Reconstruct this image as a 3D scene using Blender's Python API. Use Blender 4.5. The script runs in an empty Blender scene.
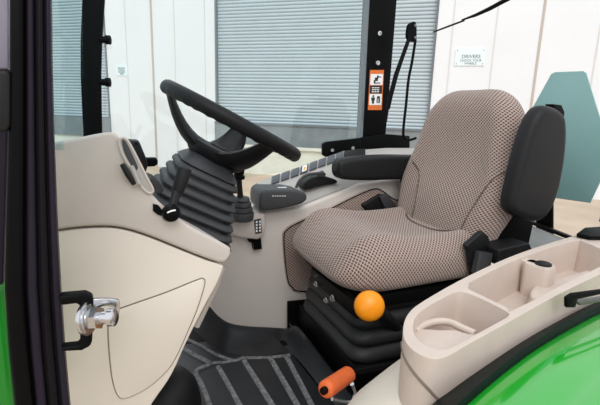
import bpy, bmesh, math
from mathutils import Vector as V, Matrix

SC = bpy.context.scene
COL = SC.collection

# ------------------------------------------------------------------ camera
F = 433.0
PSI, PIT, ROL = math.radians(22.6), math.radians(12.0), math.radians(1.7)
CAM = V((0, 0, 1.75))
r0 = V((math.cos(PSI), -math.sin(PSI), 0))
FW = V((math.cos(PIT) * math.sin(PSI), math.cos(PIT) * math.cos(PSI), -math.sin(PIT)))
u0 = r0.cross(FW)
RT = math.cos(ROL) * r0 + math.sin(ROL) * u0
UP = math.cos(ROL) * u0 - math.sin(ROL) * r0
cd = bpy.data.cameras.new('camera')
cam = bpy.data.objects.new('camera', cd)
COL.objects.link(cam)
cd.sensor_width = 36.0
cd.lens = F / 600 * 36
cd.clip_start = 0.02
M = Matrix((RT, UP, -FW)).transposed().to_4x4()
M.translation = CAM
cam.matrix_world = M
SC.camera = cam


def P(px, py, X=None, Y=None, Z=None):
    """world point seen at (px, py) on a plane of known X, Y or Z"""
    v = FW + RT * ((px - 300) / F) - UP * ((py - 202.5) / F)
    if X is not None: t = (X - CAM.x) / v.x
    elif Y is not None: t = (Y - CAM.y) / v.y
    else: t = (Z - CAM.z) / v.z
    return CAM + v * t


# ------------------------------------------------------------------ materials
def lin(c):
    c = c / 255.0
    return c / 12.92 if c <= 0.04045 else ((c + 0.055) / 1.055) ** 2.4


def rgb(r, g, b):
    return (lin(r), lin(g), lin(b), 1)


def mat(name, col, rough=0.5, metal=0.0, noise=0.0, scale=20.0, bump=0.0, bscale=200.0, spec=0.5, coat=0.0):
    m = bpy.data.materials.new(name)
    m.use_nodes = True
    nt = m.node_tree
    b = nt.nodes['Principled BSDF']
    b.inputs['Base Color'].default_value = col
    b.inputs['Roughness'].default_value = rough
    b.inputs['Metallic'].default_value = metal
    b.inputs['Specular IOR Level'].default_value = spec
    b.inputs['Coat Weight'].default_value = coat
    tc = nt.nodes.new('ShaderNodeTexCoord')
    if noise:
        n = nt.nodes.new('ShaderNodeTexNoise')
        n.inputs['Scale'].default_value = scale
        n.inputs['Detail'].default_value = 6
        nt.links.new(tc.outputs['Object'], n.inputs['Vector'])
        cr = nt.nodes.new('ShaderNodeMapRange')
        cr.inputs['From Min'].default_value = 0.3
        cr.inputs['From Max'].default_value = 0.7
        cr.inputs['To Min'].default_value = 1 - noise
        cr.inputs['To Max'].default_value = 1 + noise
        nt.links.new(n.outputs['Fac'], cr.inputs['Value'])
        mx = nt.nodes.new('ShaderNodeVectorMath')
        mx.operation = 'SCALE'
        mx.inputs[0].default_value = col[:3]
        nt.links.new(cr.outputs['Result'], mx.inputs['Scale'])
        nt.links.new(mx.outputs['Vector'], b.inputs['Base Color'])
    if bump:
        n2 = nt.nodes.new('ShaderNodeTexNoise')
        n2.inputs['Scale'].default_value = bscale
        n2.inputs['Detail'].default_value = 3
        nt.links.new(tc.outputs['Object'], n2.inputs['Vector'])
        bp = nt.nodes.new('ShaderNodeBump')
        bp.inputs['Strength'].default_value = bump
        bp.inputs['Distance'].default_value = 0.002
        nt.links.new(n2.outputs['Fac'], bp.inputs['Height'])
        nt.links.new(bp.outputs['Normal'], b.inputs['Normal'])
    return m


def glass_mat(name, tint, refl=0.05):
    m = bpy.data.materials.new(name)
    m.use_nodes = True
    nt = m.node_tree
    for n in list(nt.nodes): nt.nodes.remove(n)
    out = nt.nodes.new('ShaderNodeOutputMaterial')
    tr = nt.nodes.new('ShaderNodeBsdfTransparent')
    tr.inputs['Color'].default_value = tint
    gl = nt.nodes.new('ShaderNodeBsdfGlossy')
    gl.inputs['Roughness'].default_value = 0.02
    mx = nt.nodes.new('ShaderNodeMixShader')
    mx.inputs[0].default_value = refl
    nt.links.new(tr.outputs[0], mx.inputs[1])
    nt.links.new(gl.outputs[0], mx.inputs[2])
    nt.links.new(mx.outputs[0], out.inputs['Surface'])
    return m


def fabric_mat(name, light, dark, cell=0.011, dens=0.2):
    m = bpy.data.materials.new(name)
    m.use_nodes = True
    nt = m.node_tree
    b = nt.nodes['Principled BSDF']
    b.inputs['Roughness'].default_value = 0.95
    b.inputs['Specular IOR Level'].default_value = 0.1
    b.inputs['Sheen Weight'].default_value = 0.25
    uv = nt.nodes.new('ShaderNodeUVMap')
    sp = nt.nodes.new('ShaderNodeSeparateXYZ')
    nt.links.new(uv.outputs[0], sp.inputs[0])

    def mth(op, a, bb=None):
        n = nt.nodes.new('ShaderNodeMath')
        n.operation = op
        for i, x in enumerate((a, bb)):
            if x is None: continue
            if isinstance(x, (int, float)): n.inputs[i].default_value = x
            else: nt.links.new(x, n.inputs[i])
        return n.outputs[0]
    s1 = mth('SINE', mth('MULTIPLY', sp.outputs[0], math.pi / cell * 1.0))
    s2 = mth('SINE', mth('MULTIPLY', sp.outputs[1], math.pi / cell * 1.25))
    pr = mth('MULTIPLY', s1, s2)
    ns = nt.nodes.new('ShaderNodeTexNoise')
    ns.inputs['Scale'].default_value = 350
    nt.links.new(uv.outputs[0], ns.inputs['Vector'])
    pr2 = mth('ADD', pr, mth('MULTIPLY', mth('SUBTRACT', ns.outputs['Fac'], 0.5), 0.5))
    cr = nt.nodes.new('ShaderNodeValToRGB')
    cr.color_ramp.elements[0].position = max(0.0, dens)
    cr.color_ramp.elements[0].color = light
    cr.color_ramp.elements[1].position = dens + 0.25
    cr.color_ramp.elements[1].color = dark
    nt.links.new(pr2, cr.inputs[0])
    nt.links.new(cr.outputs[0], b.inputs['Base Color'])
    bp = nt.nodes.new('ShaderNodeBump')
    bp.inputs['Strength'].default_value = 0.5
    bp.inputs['Distance'].default_value = 0.002
    bp.invert = True
    nt.links.new(pr2, bp.inputs['Height'])
    nt.links.new(bp.outputs[0], b.inputs['Normal'])
    return m


BLACK = mat('black_plastic', rgb(18, 18, 20), 0.5, noise=0.1, bump=0.25, bscale=900, spec=0.3)
BLACKG = mat('black_paint', rgb(10, 10, 11), 0.45, noise=0.08, scale=8, spec=0.08)
PILLAR = mat('black_pillar', rgb(18, 16, 21), 0.4, noise=0.15, scale=10, spec=0.12)
PURPLE = mat('violet_black_trim', rgb(36, 30, 42), 0.42, noise=0.12, scale=14, spec=0.15)
RUBBER = mat('black_rubber', rgb(30, 31, 34), 0.55, noise=0.1, bump=0.2, bscale=600)
MATR = mat('mat_rubber', rgb(34, 36, 40), 0.45, noise=0.18, scale=14, bump=0.5, bscale=500)
WORN = mat('mat_worn_rib', rgb(116, 116, 118), 0.7, noise=0.55, scale=70, bump=0.6, bscale=300)
WHEELM = mat('wheel_plastic', rgb(17, 17, 20), 0.42, bump=0.3, bscale=900, spec=0.22)
DGREY = mat('dark_grey_plastic', rgb(54, 55, 58), 0.5, bump=0.3, bscale=900, noise=0.06)
SWM = mat('switch_grey', rgb(70, 73, 80), 0.4)
BEIGE = mat('warm_grey_plastic', rgb(196, 186, 178), 0.5, noise=0.025, scale=9, bump=0.2, bscale=1200)
CREAM = mat('cream_plastic', rgb(222, 212, 200), 0.45, noise=0.025, scale=6, bump=0.12, bscale=1200)
LGREY = mat('light_grey_plastic', rgb(172, 168, 164), 0.5, noise=0.03, bump=0.15, bscale=900)
TRAYM = mat('tray_plastic', rgb(206, 190, 179), 0.5, noise=0.035, scale=18, bump=0.25, bscale=1200)
GROOVE = mat('groove_shadow_gap', rgb(120, 108, 96), 0.8)
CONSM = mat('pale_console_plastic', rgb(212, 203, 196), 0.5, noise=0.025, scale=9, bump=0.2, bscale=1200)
FABRIC = fabric_mat('woven_seat_fabric', rgb(174, 155, 146), rgb(84, 66, 60), 0.0072, 0.02)
FABRIC2 = fabric_mat('woven_bolster_fabric', rgb(206, 192, 182), rgb(98, 80, 72), 0.0115, 0.12)
PIPING = mat('seam_thread', rgb(96, 80, 74), 0.9)
ORANGE = mat('orange_knob_plastic', rgb(252, 152, 8), 0.35)
ORGRIP = mat('orange_grip_rubber', rgb(226, 104, 46), 0.5, noise=0.08, scale=40)
CHROME = mat('zinc_steel', rgb(205, 205, 208), 0.22, metal=1.0, noise=0.05)
STEELG = mat('dull_steel', rgb(120, 120, 122), 0.4, metal=0.8, noise=0.1)
GREEN = mat('green_paint', rgb(22, 158, 34), 0.14, noise=0.03, scale=3, coat=0.6)
GREEND = mat('green_hood_paint', rgb(24, 132, 36), 0.3)
SEALG = mat('dark_green_black_rubber', rgb(10, 24, 22), 0.5, spec=0.1)
TEAL = mat('teal_plate', rgb(138, 178, 176), 0.35, noise=0.05, scale=5)
WALLW = mat('white_painted_panel', rgb(229, 230, 232), 0.55, noise=0.02, scale=1.2)
WALLC = mat('white_concrete_base', rgb(226, 222, 210), 0.8, noise=0.06, scale=2.5)
SEAMB = mat('brown_panel_gap', rgb(188, 176, 166), 0.8)
SEAMG = mat('grey_panel_seam', rgb(214, 212, 208), 0.7)
SHUT = mat('galvanised_slats', rgb(182, 194, 200), 0.5, metal=0.0, noise=0.04, scale=2)
DOCK = mat('dock_rubber_grey', rgb(128, 134, 138), 0.8, noise=0.12, scale=3)
STRIPW = mat('grey_weather_strip', rgb(110, 116, 122), 0.6)
GROUND = mat('sandy_concrete', rgb(190, 172, 152), 0.9, noise=0.12, scale=1.2)
SILLG = mat('grey_sill_plate', rgb(136, 137, 136), 0.6, noise=0.1, scale=30)
PAPER = mat('white_decal', rgb(240, 240, 238), 0.5)
DECOR = mat('decal_orange', rgb(222, 112, 42), 0.5)
INK = mat('decal_black_ink', rgb(28, 28, 30), 0.5)
INKG = mat('sign_grey_ink', rgb(92, 100, 104), 0.6)
SIGNM = mat('sign_pale_plate', rgb(226, 238, 240), 0.4)
YEL = mat('switch_amber', rgb(232, 160, 70), 0.4)
MAUVE = mat('mauve_edge_trim', rgb(142, 136, 152), 0.25, noise=0.05)
GLASSM = glass_mat('cab_glass', (0.93, 0.97, 0.97, 1), 0.04)
GLASST = glass_mat('tinted_windscreen_glass', (0.80, 0.90, 0.91, 1), 0.05)

# ------------------------------------------------------------------ object helpers
WL = {}


def empty(name, loc, label, cat, group=None):
    o = bpy.data.objects.new(name, None)
    COL.objects.link(o)
    o.location = loc
    o.empty_display_size = 0.05
    WL[o.name] = V(loc)
    o['label'] = label
    o['category'] = cat
    if group: o['group'] = group
    return o


def tag(o, label, cat, group=None):
    o['label'] = label
    o['category'] = cat
    if group: o['group'] = group
    return o


def struct(o):
    o['kind'] = 'structure'
    return o


class MB:
    def __init__(s):
        s.v, s.f, s.uv, s.mi = [], [], {}, []
        s.cur = 0

    def add(s, verts, faces, uvs=None):
        k = len(s.v)
        s.v += [V(v) for v in verts]
        for i, f in enumerate(faces):
            if uvs: s.uv[len(s.f)] = uvs[i]
            s.f.append([j + k for j in f])
            s.mi.append(s.cur)
        return s

    def box(s, c, size, rot=None):
        c = V(c)
        vs = []
        for x in (-.5, .5):
            for y in (-.5, .5):
                for z in (-.5, .5):
                    p = V((x * size[0], y * size[1], z * size[2]))
                    if rot is not None: p = rot @ p
                    vs.append(c + p)
        return s.add(vs, [(0, 1, 3, 2), (4, 6, 7, 5), (0, 4, 5, 1), (2, 3, 7, 6), (0, 2, 6, 4), (1, 5, 7, 3)])

    def prism(s, pts, vec):
        n = len(pts)
        vec = V(vec)
        return s.add([V(p) for p in pts] + [V(p) + vec for p in pts],
                     [list(range(n))[::-1], list(range(n, 2 * n))] + [(i, (i + 1) % n, n + (i + 1) % n, n + i) for i in range(n)])

    def loft(s, rings, closed=True, caps=True):
        n = len(rings[0])
        vs = [V(p) for r in rings for p in r]
        fs = []
        for i in range(len(rings) - 1):
            for j in range(n if closed else n - 1):
                a, b = i * n + j, i * n + (j + 1) % n
                fs.append((a, b, b + n, a + n))
        if caps and closed:
            fs.append(list(range(n))[::-1])
            fs.append(list(range((len(rings) - 1) * n, len(rings) * n)))
        return s.add(vs, fs)

    def tube(s, path, r, n=12, squash=1.0, upv=None):
        path = [V(p) for p in path]
        rs = r if isinstance(r, (list, tuple)) else [r] * len(path)
        t0 = (path[1] - path[0]).normalized()
        a = V(upv) if upv is not None else (V((0, 0, 1)) if abs(t0.z) < 0.9 else V((1, 0, 0)))
        rings = []
        for i, p in enumerate(path):
            t = (path[min(i + 1, len(path) - 1)] - path[max(i - 1, 0)]).normalized()
            a = (a - t * a.dot(t)).normalized()
            b = t.cross(a)
            rings.append([p + a * (rs[i] * math.cos(k * 2 * math.pi / n)) + b * (rs[i] * squash * math.sin(k * 2 * math.pi / n)) for k in range(n)])
        return s.loft(rings)

    def lathe(s, o, ax, prof, n=24):
        """prof: (distance along axis, radius)"""
        o, ax = V(o), V(ax).normalized()
        a = V((0, 0, 1)) if abs(ax.z) < 0.9 else V((1, 0, 0))
        a = (a - ax * a.dot(ax)).normalized()
        b = ax.cross(a)
        return s.loft([[o + ax * h + a * (max(r, 1e-4) * math.cos(k * 2 * math.pi / n)) + b * (max(r, 1e-4) * math.sin(k * 2 * math.pi / n)) for k in range(n)] for h, r in prof])

    def build(s, name, m, parent=None, smooth=True, bevel=0, seg=3, sub=0, angle=40, sharp=35, label=None):
        c = V((0, 0, 0))
        for v in s.v: c += v
        c /= max(1, len(s.v))
        me = bpy.data.meshes.new(name)
        me.from_pydata([v - c for v in s.v], [], s.f)
        ms = m if isinstance(m, (list, tuple)) else [m]
        for x in ms: me.materials.append(x)
        for i, p in enumerate(me.polygons):
            p.material_index = s.mi[i]
        if s.uv:
            ul = me.uv_layers.new(name='UVMap')
            for i, p in enumerate(me.polygons):
                if i in s.uv:
                    for j, li in enumerate(p.loop_indices): ul.data[li].uv = s.uv[i][j]
        bm = bmesh.new()
        bm.from_mesh(me)
        bmesh.ops.recalc_face_normals(bm, faces=bm.faces)
        bm.to_mesh(me)
        bm.free()
        if smooth:
            for p in me.polygons: p.use_smooth = True
            if not bevel: me.set_sharp_from_angle(angle=math.radians(sharp))
        o = bpy.data.objects.new(name, me)
        COL.objects.link(o)
        o.location = c
        WL[o.name] = c
        if parent is not None:
            o.parent = parent
            o.location = c - WL[parent.name]
        if bevel:
            b = o.modifiers.new('bevel', 'BEVEL')
            b.width = bevel
            b.segments = seg
            b.limit_method = 'ANGLE'
            b.angle_limit = math.radians(angle)
            b.harden_normals = False
        if sub:
            b = o.modifiers.new('sub', 'SUBSURF')
            b.levels = b.render_levels = sub
        if label: o['label'] = label
        return o


def spline(pts, n=8, closed=False):
    pts = [V(p) for p in pts]
    N = len(pts)
    out = []
    for i in range(N if closed else N - 1):
        if closed: p0, p1, p2, p3 = pts[i - 1], pts[i], pts[(i + 1) % N], pts[(i + 2) % N]
        else: p0, p1, p2, p3 = pts[max(i - 1, 0)], pts[i], pts[i + 1], pts[min(i + 2, N - 1)]
        for k in range(n):
            t = k / n
            out.append(0.5 * ((2 * p1) + (p2 - p0) * t + (2 * p0 - 5 * p1 + 4 * p2 - p3) * t * t + (3 * p1 - p0 - 3 * p2 + p3) * t ** 3))
    if not closed: out.append(pts[-1])
    return out


def pxs(pl, **k):
    return [P(x, y, **k) for x, y in pl]


def rrect(w, h, r, n=5):
    """rounded rectangle outline in 2D"""
    out = []
    for cx, cy, a0 in ((w / 2 - r, h / 2 - r, 0), (-w / 2 + r, h / 2 - r, 90), (-w / 2 + r, -h / 2 + r, 180), (w / 2 - r, -h / 2 + r, 270)):
        for k in range(n + 1):
            a = math.radians(a0 + 90 * k / n)
            out.append((cx + r * math.cos(a), cy + r * math.sin(a)))
    return out


def apply_bool(o, cutters):
    for c in cutters:
        b = o.modifiers.new('cut', 'BOOLEAN')
        b.operation = 'DIFFERENCE'
        b.solver = 'EXACT'
        b.object = c
    bpy.context.view_layer.update()
    dg = bpy.context.evaluated_depsgraph_get()
    me = bpy.data.meshes.new_from_object(o.evaluated_get(dg))
    o.modifiers.clear()
    o.data = me
    for p in me.polygons: p.use_smooth = True
    me.set_sharp_from_angle(angle=math.radians(35))
    for c in cutters: bpy.data.objects.remove(c)


def text_mesh(body, size, m, mtx, name, parent, ext=0.0):
    cu = bpy.data.curves.new('t', 'FONT')
    cu.body = body
    cu.size = size
    cu.align_x = 'CENTER'
    cu.align_y = 'CENTER'
    cu.extrude = ext
    to = bpy.data.objects.new('t', cu)
    COL.objects.link(to)
    bpy.context.view_layer.update()
    me = bpy.data.meshes.new_from_object(to.evaluated_get(bpy.context.evaluated_depsgraph_get()))
    bpy.data.objects.remove(to)
    me.transform(mtx)
    b = MB()
    b.v = [v.co.copy() for v in me.vertices]
    b.f = [list(p.vertices) for p in me.polygons]
    b.mi = [0] * len(b.f)
    return b.build(name, m, parent, smooth=False)


# ================================================================== SETTING: yard and building
WA = V((3.73, 11.15, 0))
WT = V((1, -0.82, 0)).normalized()
WN = V((-WT.y, WT.x, 0))          # away from the camera


def wp(s, z, d=0.0):
    return WA + WT * s + WN * d + V((0, 0, z))


def wbox(b, s0, s1, z0, z1, d0, d1):
    b.prism([wp(s0, z0, d0), wp(s1, z0, d0), wp(s1, z1, d0), wp(s0, z1, d0)], WN * (d1 - d0))
    return b


b = MB()
b.prism([(-25, -12, 0), (30, -12, 0), (30, 30, 0), (-25, 30, 0)], (0, 0, -0.2))
struct(b.build('ground', GROUND, smooth=False))

D1L, D1R, D2R = -1.63, 4.04, -5.13
b = MB()
wbox(b, D2R, D1L, 0.0, 6.5, 0, 0.35)
wbox(b, D1R, 17, 0.0, 6.5, 0, 0.35)
wbox(b, D1L, D1R, 5.2, 6.5, 0, 0.35)
wbox(b, -14, D2R, 5.2, 6.5, 0, 0.35)
struct(b.build('wall_back', WALLW, smooth=False))
b = MB()
wbox(b, D1L, D1R, 0, 0.80, 0.0, 0.35)
wbox(b, -14, D2R, 0, 0.80, 0.0, 0.35)
struct(b.build('wall_base', WALLC, smooth=False))
b = MB()
wbox(b, D1L, D1R, 0.80, 1.36, -0.06, 0.35)
wbox(b, -14, D2R, 0.80, 1.36, -0.06, 0.35)
struct(b.build('trim_1', DOCK, smooth=False))


def shutter(name, s0, s1, z0, z1, pitch=0.085):
    b = MB()
    prof = []
    z = z0
    while z < z1:
        prof += [(z, 0.115), (z + pitch * 0.12, 0.085), (z + pitch * 0.5, 0.076), (z + pitch * 0.88, 0.085)]
        z += pitch
    prof.append((z1, 0.12))
    b.loft([[wp(s0, q, d), wp(s1, q, d)] for q, d in prof], closed=False, caps=False)
    return struct(b.build(name, SHUT, smooth=True, sharp=60))


shutter('door_1', D1L, D1R, 1.36, 5.2)
shutter('door_2', -14, D2R, 1.36, 5.2)
# panel seams and shutter side strips
b = MB()
for s in (-4.44, -2.86, -1.93, 4.38, 5.29, 7.3, 8.5): wbox(b, s - 0.012, s + 0.012, 0.0, 6.4, -0.012, 0.01)
struct(b.build('trim_2', SEAMG, smooth=False))
b = MB()
for s in (6.20, ): wbox(b, s - 0.025, s + 0.025, 0.0, 6.4, -0.012, 0.01)
wbox(b, -3.60, -3.55, 0, 6.4, -0.02, 0.01)
struct(b.build('trim_3', SEAMB, smooth=False))
b = MB()
for s in (D1L + 0.03, D2R - 0.03, D1R - .03): wbox(b, s - 0.022, s + 0.022, 1.36, 5.2, -0.02, 0.12)
wbox(b, D1L, D1R, 1.34, 1.39, -0.09, 0.1)
struct(b.build('trim_4', STRIPW, smooth=False))
b = MB()
wbox(b, D1L, D1R, 0.72, 0.80, -0.09, 0.05)
struct(b.build('trim_5', WALLC, smooth=False))

# signs on the wall
sg = empty('wall_sign', wp(4.81, 2.87, -0.02), 'pale rectangular notice reading DRIVERS CHOCK YOUR WHEELS on white wall above the seat', 'sign')
b = MB()
wbox(b, 4.49, 5.13, 2.86, 3.22, -0.022, 0.0)
plate = b.build('sign_plate', SIGNM, sg, smooth=False)


def wall_text(body, s, z, size, name, parent, m=INKG, d=-0.026):
    mt = Matrix((WT, V((0, 0, 1)), -WN)).transposed().to_4x4()
    mt.translation = wp(s, z, d)
    return text_mesh(body, size, m, mt, name, parent)


wall_text('DRIVERS', 4.83, 3.055, 0.108, 'lettering', plate)
wall_text('CHOCK YOUR', 4.83, 2.97, 0.07, 'lettering', plate)
wall_text('WHEELS', 4.83, 2.905, 0.07, 'lettering', plate)
for s, z in ((4.53, 3.19), (5.09, 3.19), (4.53, 2.90), (5.09, 2.90)):
    b = MB()
    b.lathe(wp(s, z, -0.022), -WN, [(0, 0.012), (0.006, 0.01)], 8)
    b.build('screw', STEELG, plate)
sn = empty('wall_notice', wp(-4.63, 2.74, -0.02), 'small square white notice on wall panel left of the steering wheel', 'sign')
b = MB()
wbox(b, -4.83, -4.43, 2.59, 2.88, -0.02, 0.0)
plate2 = b.build('sign_plate', SIGNM, sn, smooth=False)
for k, (w, z) in enumerate(((0.13, 2.80), (0.11, 2.745), (0.12, 2.69), (0.06, 2.64))):
    b = MB()
    for j in range(5):
        s0 = -4.63 - w + 2 * w * j / 5
        wbox(b, s0, s0 + 2 * w / 5 * 0.75, z - 0.014, z + 0.014, -0.024, -0.02)
    b.build('print_line', INKG, plate2, smooth=False)

# ================================================================== TRACTOR CAB
# ---- cab floor
b = MB()
b.prism([(-0.3, 0.62, 0.835), (1.5, 0.85, 0.835), (1.5, 1.9, 0.835), (-0.3, 1.9, 0.835)], (0, 0, -0.06))
struct(b.build('floor', BLACKG, smooth=False))

# ---- floor mat
fm = empty('floor_mat', (0.3, 1.25, 0.836), 'black ribbed rubber floor mat with worn grey ribs below the seat', 'mat')
b = MB()
b.prism([(-0.25, 0.70, 0.836), (0.60, 0.82, 0.836), (0.575, 1.10, 0.836), (0.56, 1.36, 0.836), (0.53, 1.56, 0.836), (-0.25, 1.60, 0.836)], (0, 0, 0.012))
b.build('mat_sheet', MATR, fm, bevel=0.004)
b = MB()
# upstand along the far console and the seat platform
rim = spline([P(202, 300, Y=1.556), P(208, 307, Y=1.556), P(218, 318, Y=1.555), P(230, 325, Y=1.555), P(248, 328, Y=1.552), P(270, 329, Y=1.55), P(286, 330, Y=1.54), (0.592, 1.40, 0.93), (0.596, 1.15, 0.92), (0.606, 0.9, 0.90)], 8)
lo = spline([P(190, 326, Y=1.50), P(200, 336, Y=1.45), P(210, 345, Y=1.43), P(226, 353, Z=0.85), P(246, 356, Z=0.85), P(270, 355, Z=0.85), P(288, 353, Z=0.85), (0.566, 1.30, 0.85), (0.574, 1.12, 0.85), (0.59, 0.88, 0.85)], 8)
lo = [V((p.x, p.y, max(p.z, 0.849))) for p in lo]
mid = [a.lerp(c, 0.55) + V((0, -0.0, -0.02)) for a, c in zip(lo, rim)]
mid2 = [a.lerp(c, 0.9) + V((0, -0.0, -0.012)) for a, c in zip(lo, rim)]
bk = [p + V((0.006, 0.012, 0)) for p in rim]
b.loft([lo, mid, mid2, rim, bk], closed=False)
b.build('mat_edge', MATR, fm, sharp=80)
def mat_rib(pl, w=0.02):
    pts = [P(x, y, Z=0.847) for x, y in pl]
    if len(pts) > 2: pts = spline(pts, 5)
    b = MB()
    rings = []
    for i, p in enumerate(pts):
        d = (pts[min(i + 1, len(pts) - 1)] - pts[max(i - 1, 0)]).normalized()
        n = V((-d.y, d.x, 0)) * (w / 2)
        rings.append([p - n, p - n * 0.8 + V((0, 0, 0.006)), p + n * 0.8 + V((0, 0, 0.006)), p + n])
    b.loft(rings)
    return b.build('rib', WORN, fm, smooth=False)


for x0, y0, x1, y1 in ((244, 361, 275, 410), (270, 358, 300, 410), (286, 356, 314, 410)): mat_rib([(x0, y0), (x1, y1)], 0.019)
mat_rib([(218, 367), (230, 388), (243, 412)], 0.017)
mat_rib([(183, 349), (197, 357), (210, 364), (200, 369), (196, 374), (203, 388), (212, 412)], 0.017)
mat_rib([(188, 340), (204, 348), (218, 356), (234, 361), (244, 358)], 0.012)
mat_rib([(244, 358.5), (270, 358), (290, 355.5)], 0.012)
mat_rib([(210, 364), (224, 363), (236, 361)], 0.010)

# ---- dashboard console (faces the camera with its near side)
YD = 0.85
da = empty('dashboard', (0.0, 1.2, 0.86), 'beige front console with cream lower shell under the steering wheel', 'dashboard')
upc = [(20, 148), (53, 142), (80, 137), (100, 133), (112, 132), (119, 137), (126, 150), (137, 170), (149, 190), (165, 207), (190, 226), (226, 245), (231, 250), (230, 257), (223, 263),
       (205, 258), (175, 246), (150, 236), (128, 229), (108, 226), (80, 227), (50, 231), (20, 236)]
b = MB()
near = spline(pxs(upc, Y=YD), 3, True)
b.loft([near, [p + V((-0.03, 0.60, -0.075)) for p in near]])
b.build('upper_cowl', BEIGE, da, bevel=0.022, seg=5, angle=50)
loc_ = [(20, 238), (50, 233), (80, 229), (108, 228), (128, 231), (150, 238), (175, 248), (205, 260), (221, 265), (223, 269), (216, 286), (207, 302), (195, 325), (183, 350), (177, 364), (168, 381), (152, 404), (130, 440), (20, 440)]
b = MB()
near = spline(pxs(loc_, Y=YD + 0.006), 3, True)
b.loft([near, [p + V((-0.03, 0.58, -0.03)) for p in near]])
b.build('lower_cowl', CREAM, da, bevel=0.02, seg=5, angle=50, label='cream lower shell of the console')
# access panel on the lower cowl: proud rounded panel with gap line
acc = [(110, 313), (125, 307), (165, 293), (196, 280.5), (203, 279), (204, 285), (197, 308), (187, 332), (177, 354), (167, 370), (148, 387), (128, 397), (119, 396), (113, 380), (109.5, 350), (108.5, 325)]
accp = spline(pxs(acc, Y=YD + 0.006), 5, True)
b = MB()
b.tube(accp + [accp[0]], 0.0022, 6)
b.build('panel_gap', GROOVE, da)
b = MB()
b.prism(accp, (0, -0.003, 0))
b.build('access_panel', CREAM, da, bevel=0.002, seg=2)
# black strip at the foot opening edge of the cowl (rear edge return, light)
b = MB()
ed = spline(pxs([(221, 268), (214, 288), (206, 305), (196, 326)], Y=YD + 0.10), 6)
b.tube(ed, 0.009, 10)
b.build('edge_bead', BEIGE, da)
# instrument recess in the chamfer of the cowl
rc = [(119, 141), (124, 138), (129, 143), (137, 158), (147, 178), (153, 190), (149, 193), (142, 187), (133, 172), (123, 155)]
rcp = spline(pxs(rc, Y=YD - 0.004), 4, True)
b = MB()
b.prism(rcp, (0, 0.02, 0))
recess = b.build('instrument_recess', LGREY, da, bevel=0.002, label='grey instrument recess')
b = MB()
b.tube(rcp + [rcp[0]], 0.0025, 8)
b.build('recess_lip', BEIGE, recess)
b = MB()
b.prism(spline(pxs([(122, 141), (126, 142), (134, 158), (138, 168), (134, 169), (125, 154)], Y=YD - 0.006), 3, True), (0, 0.02, 0))
b.build('recess_panel', DGREY, recess, bevel=0.001)
b = MB()
b.tube([P(122, 164, Y=YD - 0.012), P(128, 174, Y=YD - 0.016), P(134, 184, Y=YD - 0.012)], [0.0045, 0.006, 0.0045], 10)
b.build('rocker_handle', BLACK, da, label='black rocker handle')
b = MB()
b.tube([P(131, 166, Y=YD - 0.008), P(139, 184, Y=YD - 0.008)], 0.005, 8)
b.build('recess_rod', LGREY, recess)

b = MB()
b.lathe(P(167, 400, Y=1.08) + V((0, 0, -0.085)), (0, 0, 1), [(0, 0.095), (0.08, 0.09), (0.13, 0.078), (0.155, 0.058), (0.168, 0.03), (0.171, 0)], 28)
b.build('pedal_housing', BLACK, da, label='black rounded pedal housing under the lower shell')
# steering column boot (bellows) on the dashboard
AX = V((0.45, -0.07, 0.89)).normalized()          # column axis, up and towards the seat
WC = (P(160, 83, Y=1.25) + P(296, 155.5, Y=1.25)) / 2
BX = V((AX.z, 0, -AX.x)).normalized()         # in-plane: rear and down
BY = AX.cross(BX)
b = MB()
rings = []
nf = 7
base_c = P(181, 226, Y=1.25)
top_c = P(207, 168, Y=1.25)
axb = (top_c - base_c).normalized()
Lb = (top_c - base_c).length
bxx = BX
boot_prof = []
for i in range(nf):
    a0 = i / nf
    boot_prof += [(a0, 0.88), (a0 + 0.15 / nf, 0.97), (a0 + 0.35 / nf, 1.0), (a0 + 0.72 / nf, 0.975), (a0 + 0.9 / nf, 0.87)]
boot_prof += [(1.0, 0.97), (1.06, 0.9), (1.16, 0.72), (1.2, 0.45)]
for t, s in boot_prof:
    w = (0.29 - 0.11 * t) * s
    h = (0.26 - 0.06 * t) * s
    c = base_c + axb * (Lb * t)
    rings.append([c + BX * x + BY * y for x, y in rrect(w, h, 0.05 * s)])
b.loft(rings)
b.build('steering_column_boot', DGREY, da, sharp=50, label='dark grey accordion boot round the steering column')

# reverser lever
lv = MB()
g0, g1 = P(184, 172, Y=0.88), P(178, 190, Y=0.87)
lv.tube([P(185.5, 166.5, Y=0.88), P(185, 168, Y=0.88), g0, g1, P(176, 194, Y=0.87)], [0.008, 0.0135, 0.0145, 0.0125, 0.009], 14)
lv.tube([P(177, 190, Y=0.87), P(174, 202, Y=0.86), P(170, 212, Y=0.85)], [0.0095, 0.0085, 0.008], 10)
lever = lv.build('reverser_lever', BLACK, da, label='black lever with thick grip')
b = MB()
kc = P(171, 213, Y=0.838)
b.lathe(kc + V((0, 0.016, 0)), (0, -1, 0), [(0, 0.008), (0.004, 0.0155), (0.016, 0.018), (0.026, 0.015), (0.032, 0.006)], 18)
kn = b.build('pivot_cap', BLACKG, lever)
b = MB()
b.tube([kc + V((-0.008, -0.015, 0.0045)), kc + V((0, -0.0165, 0.008)), kc + V((0.007, -0.0155, 0.0085))], 0.0016, 6)
b.build('white_mark', PAPER, kn)
b = MB()
b.prism(pxs([(153, 204), (158, 205), (163, 211), (163, 216), (158, 215), (153, 211)], Y=YD - 0.003), (0, 0.01, 0))
b.build('direction_label', BLACKG, da, smooth=False)
# stalk behind the boot
b = MB()
b.tube([P(144, 175, Y=1.05), P(148, 178, Y=1.05), P(156, 185, Y=1.06), P(160, 190, Y=1.08)], [0.008, 0.012, 0.011, 0.009], 12)
b.build('stalk', DGREY, da, label='dark grey stalk')

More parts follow.
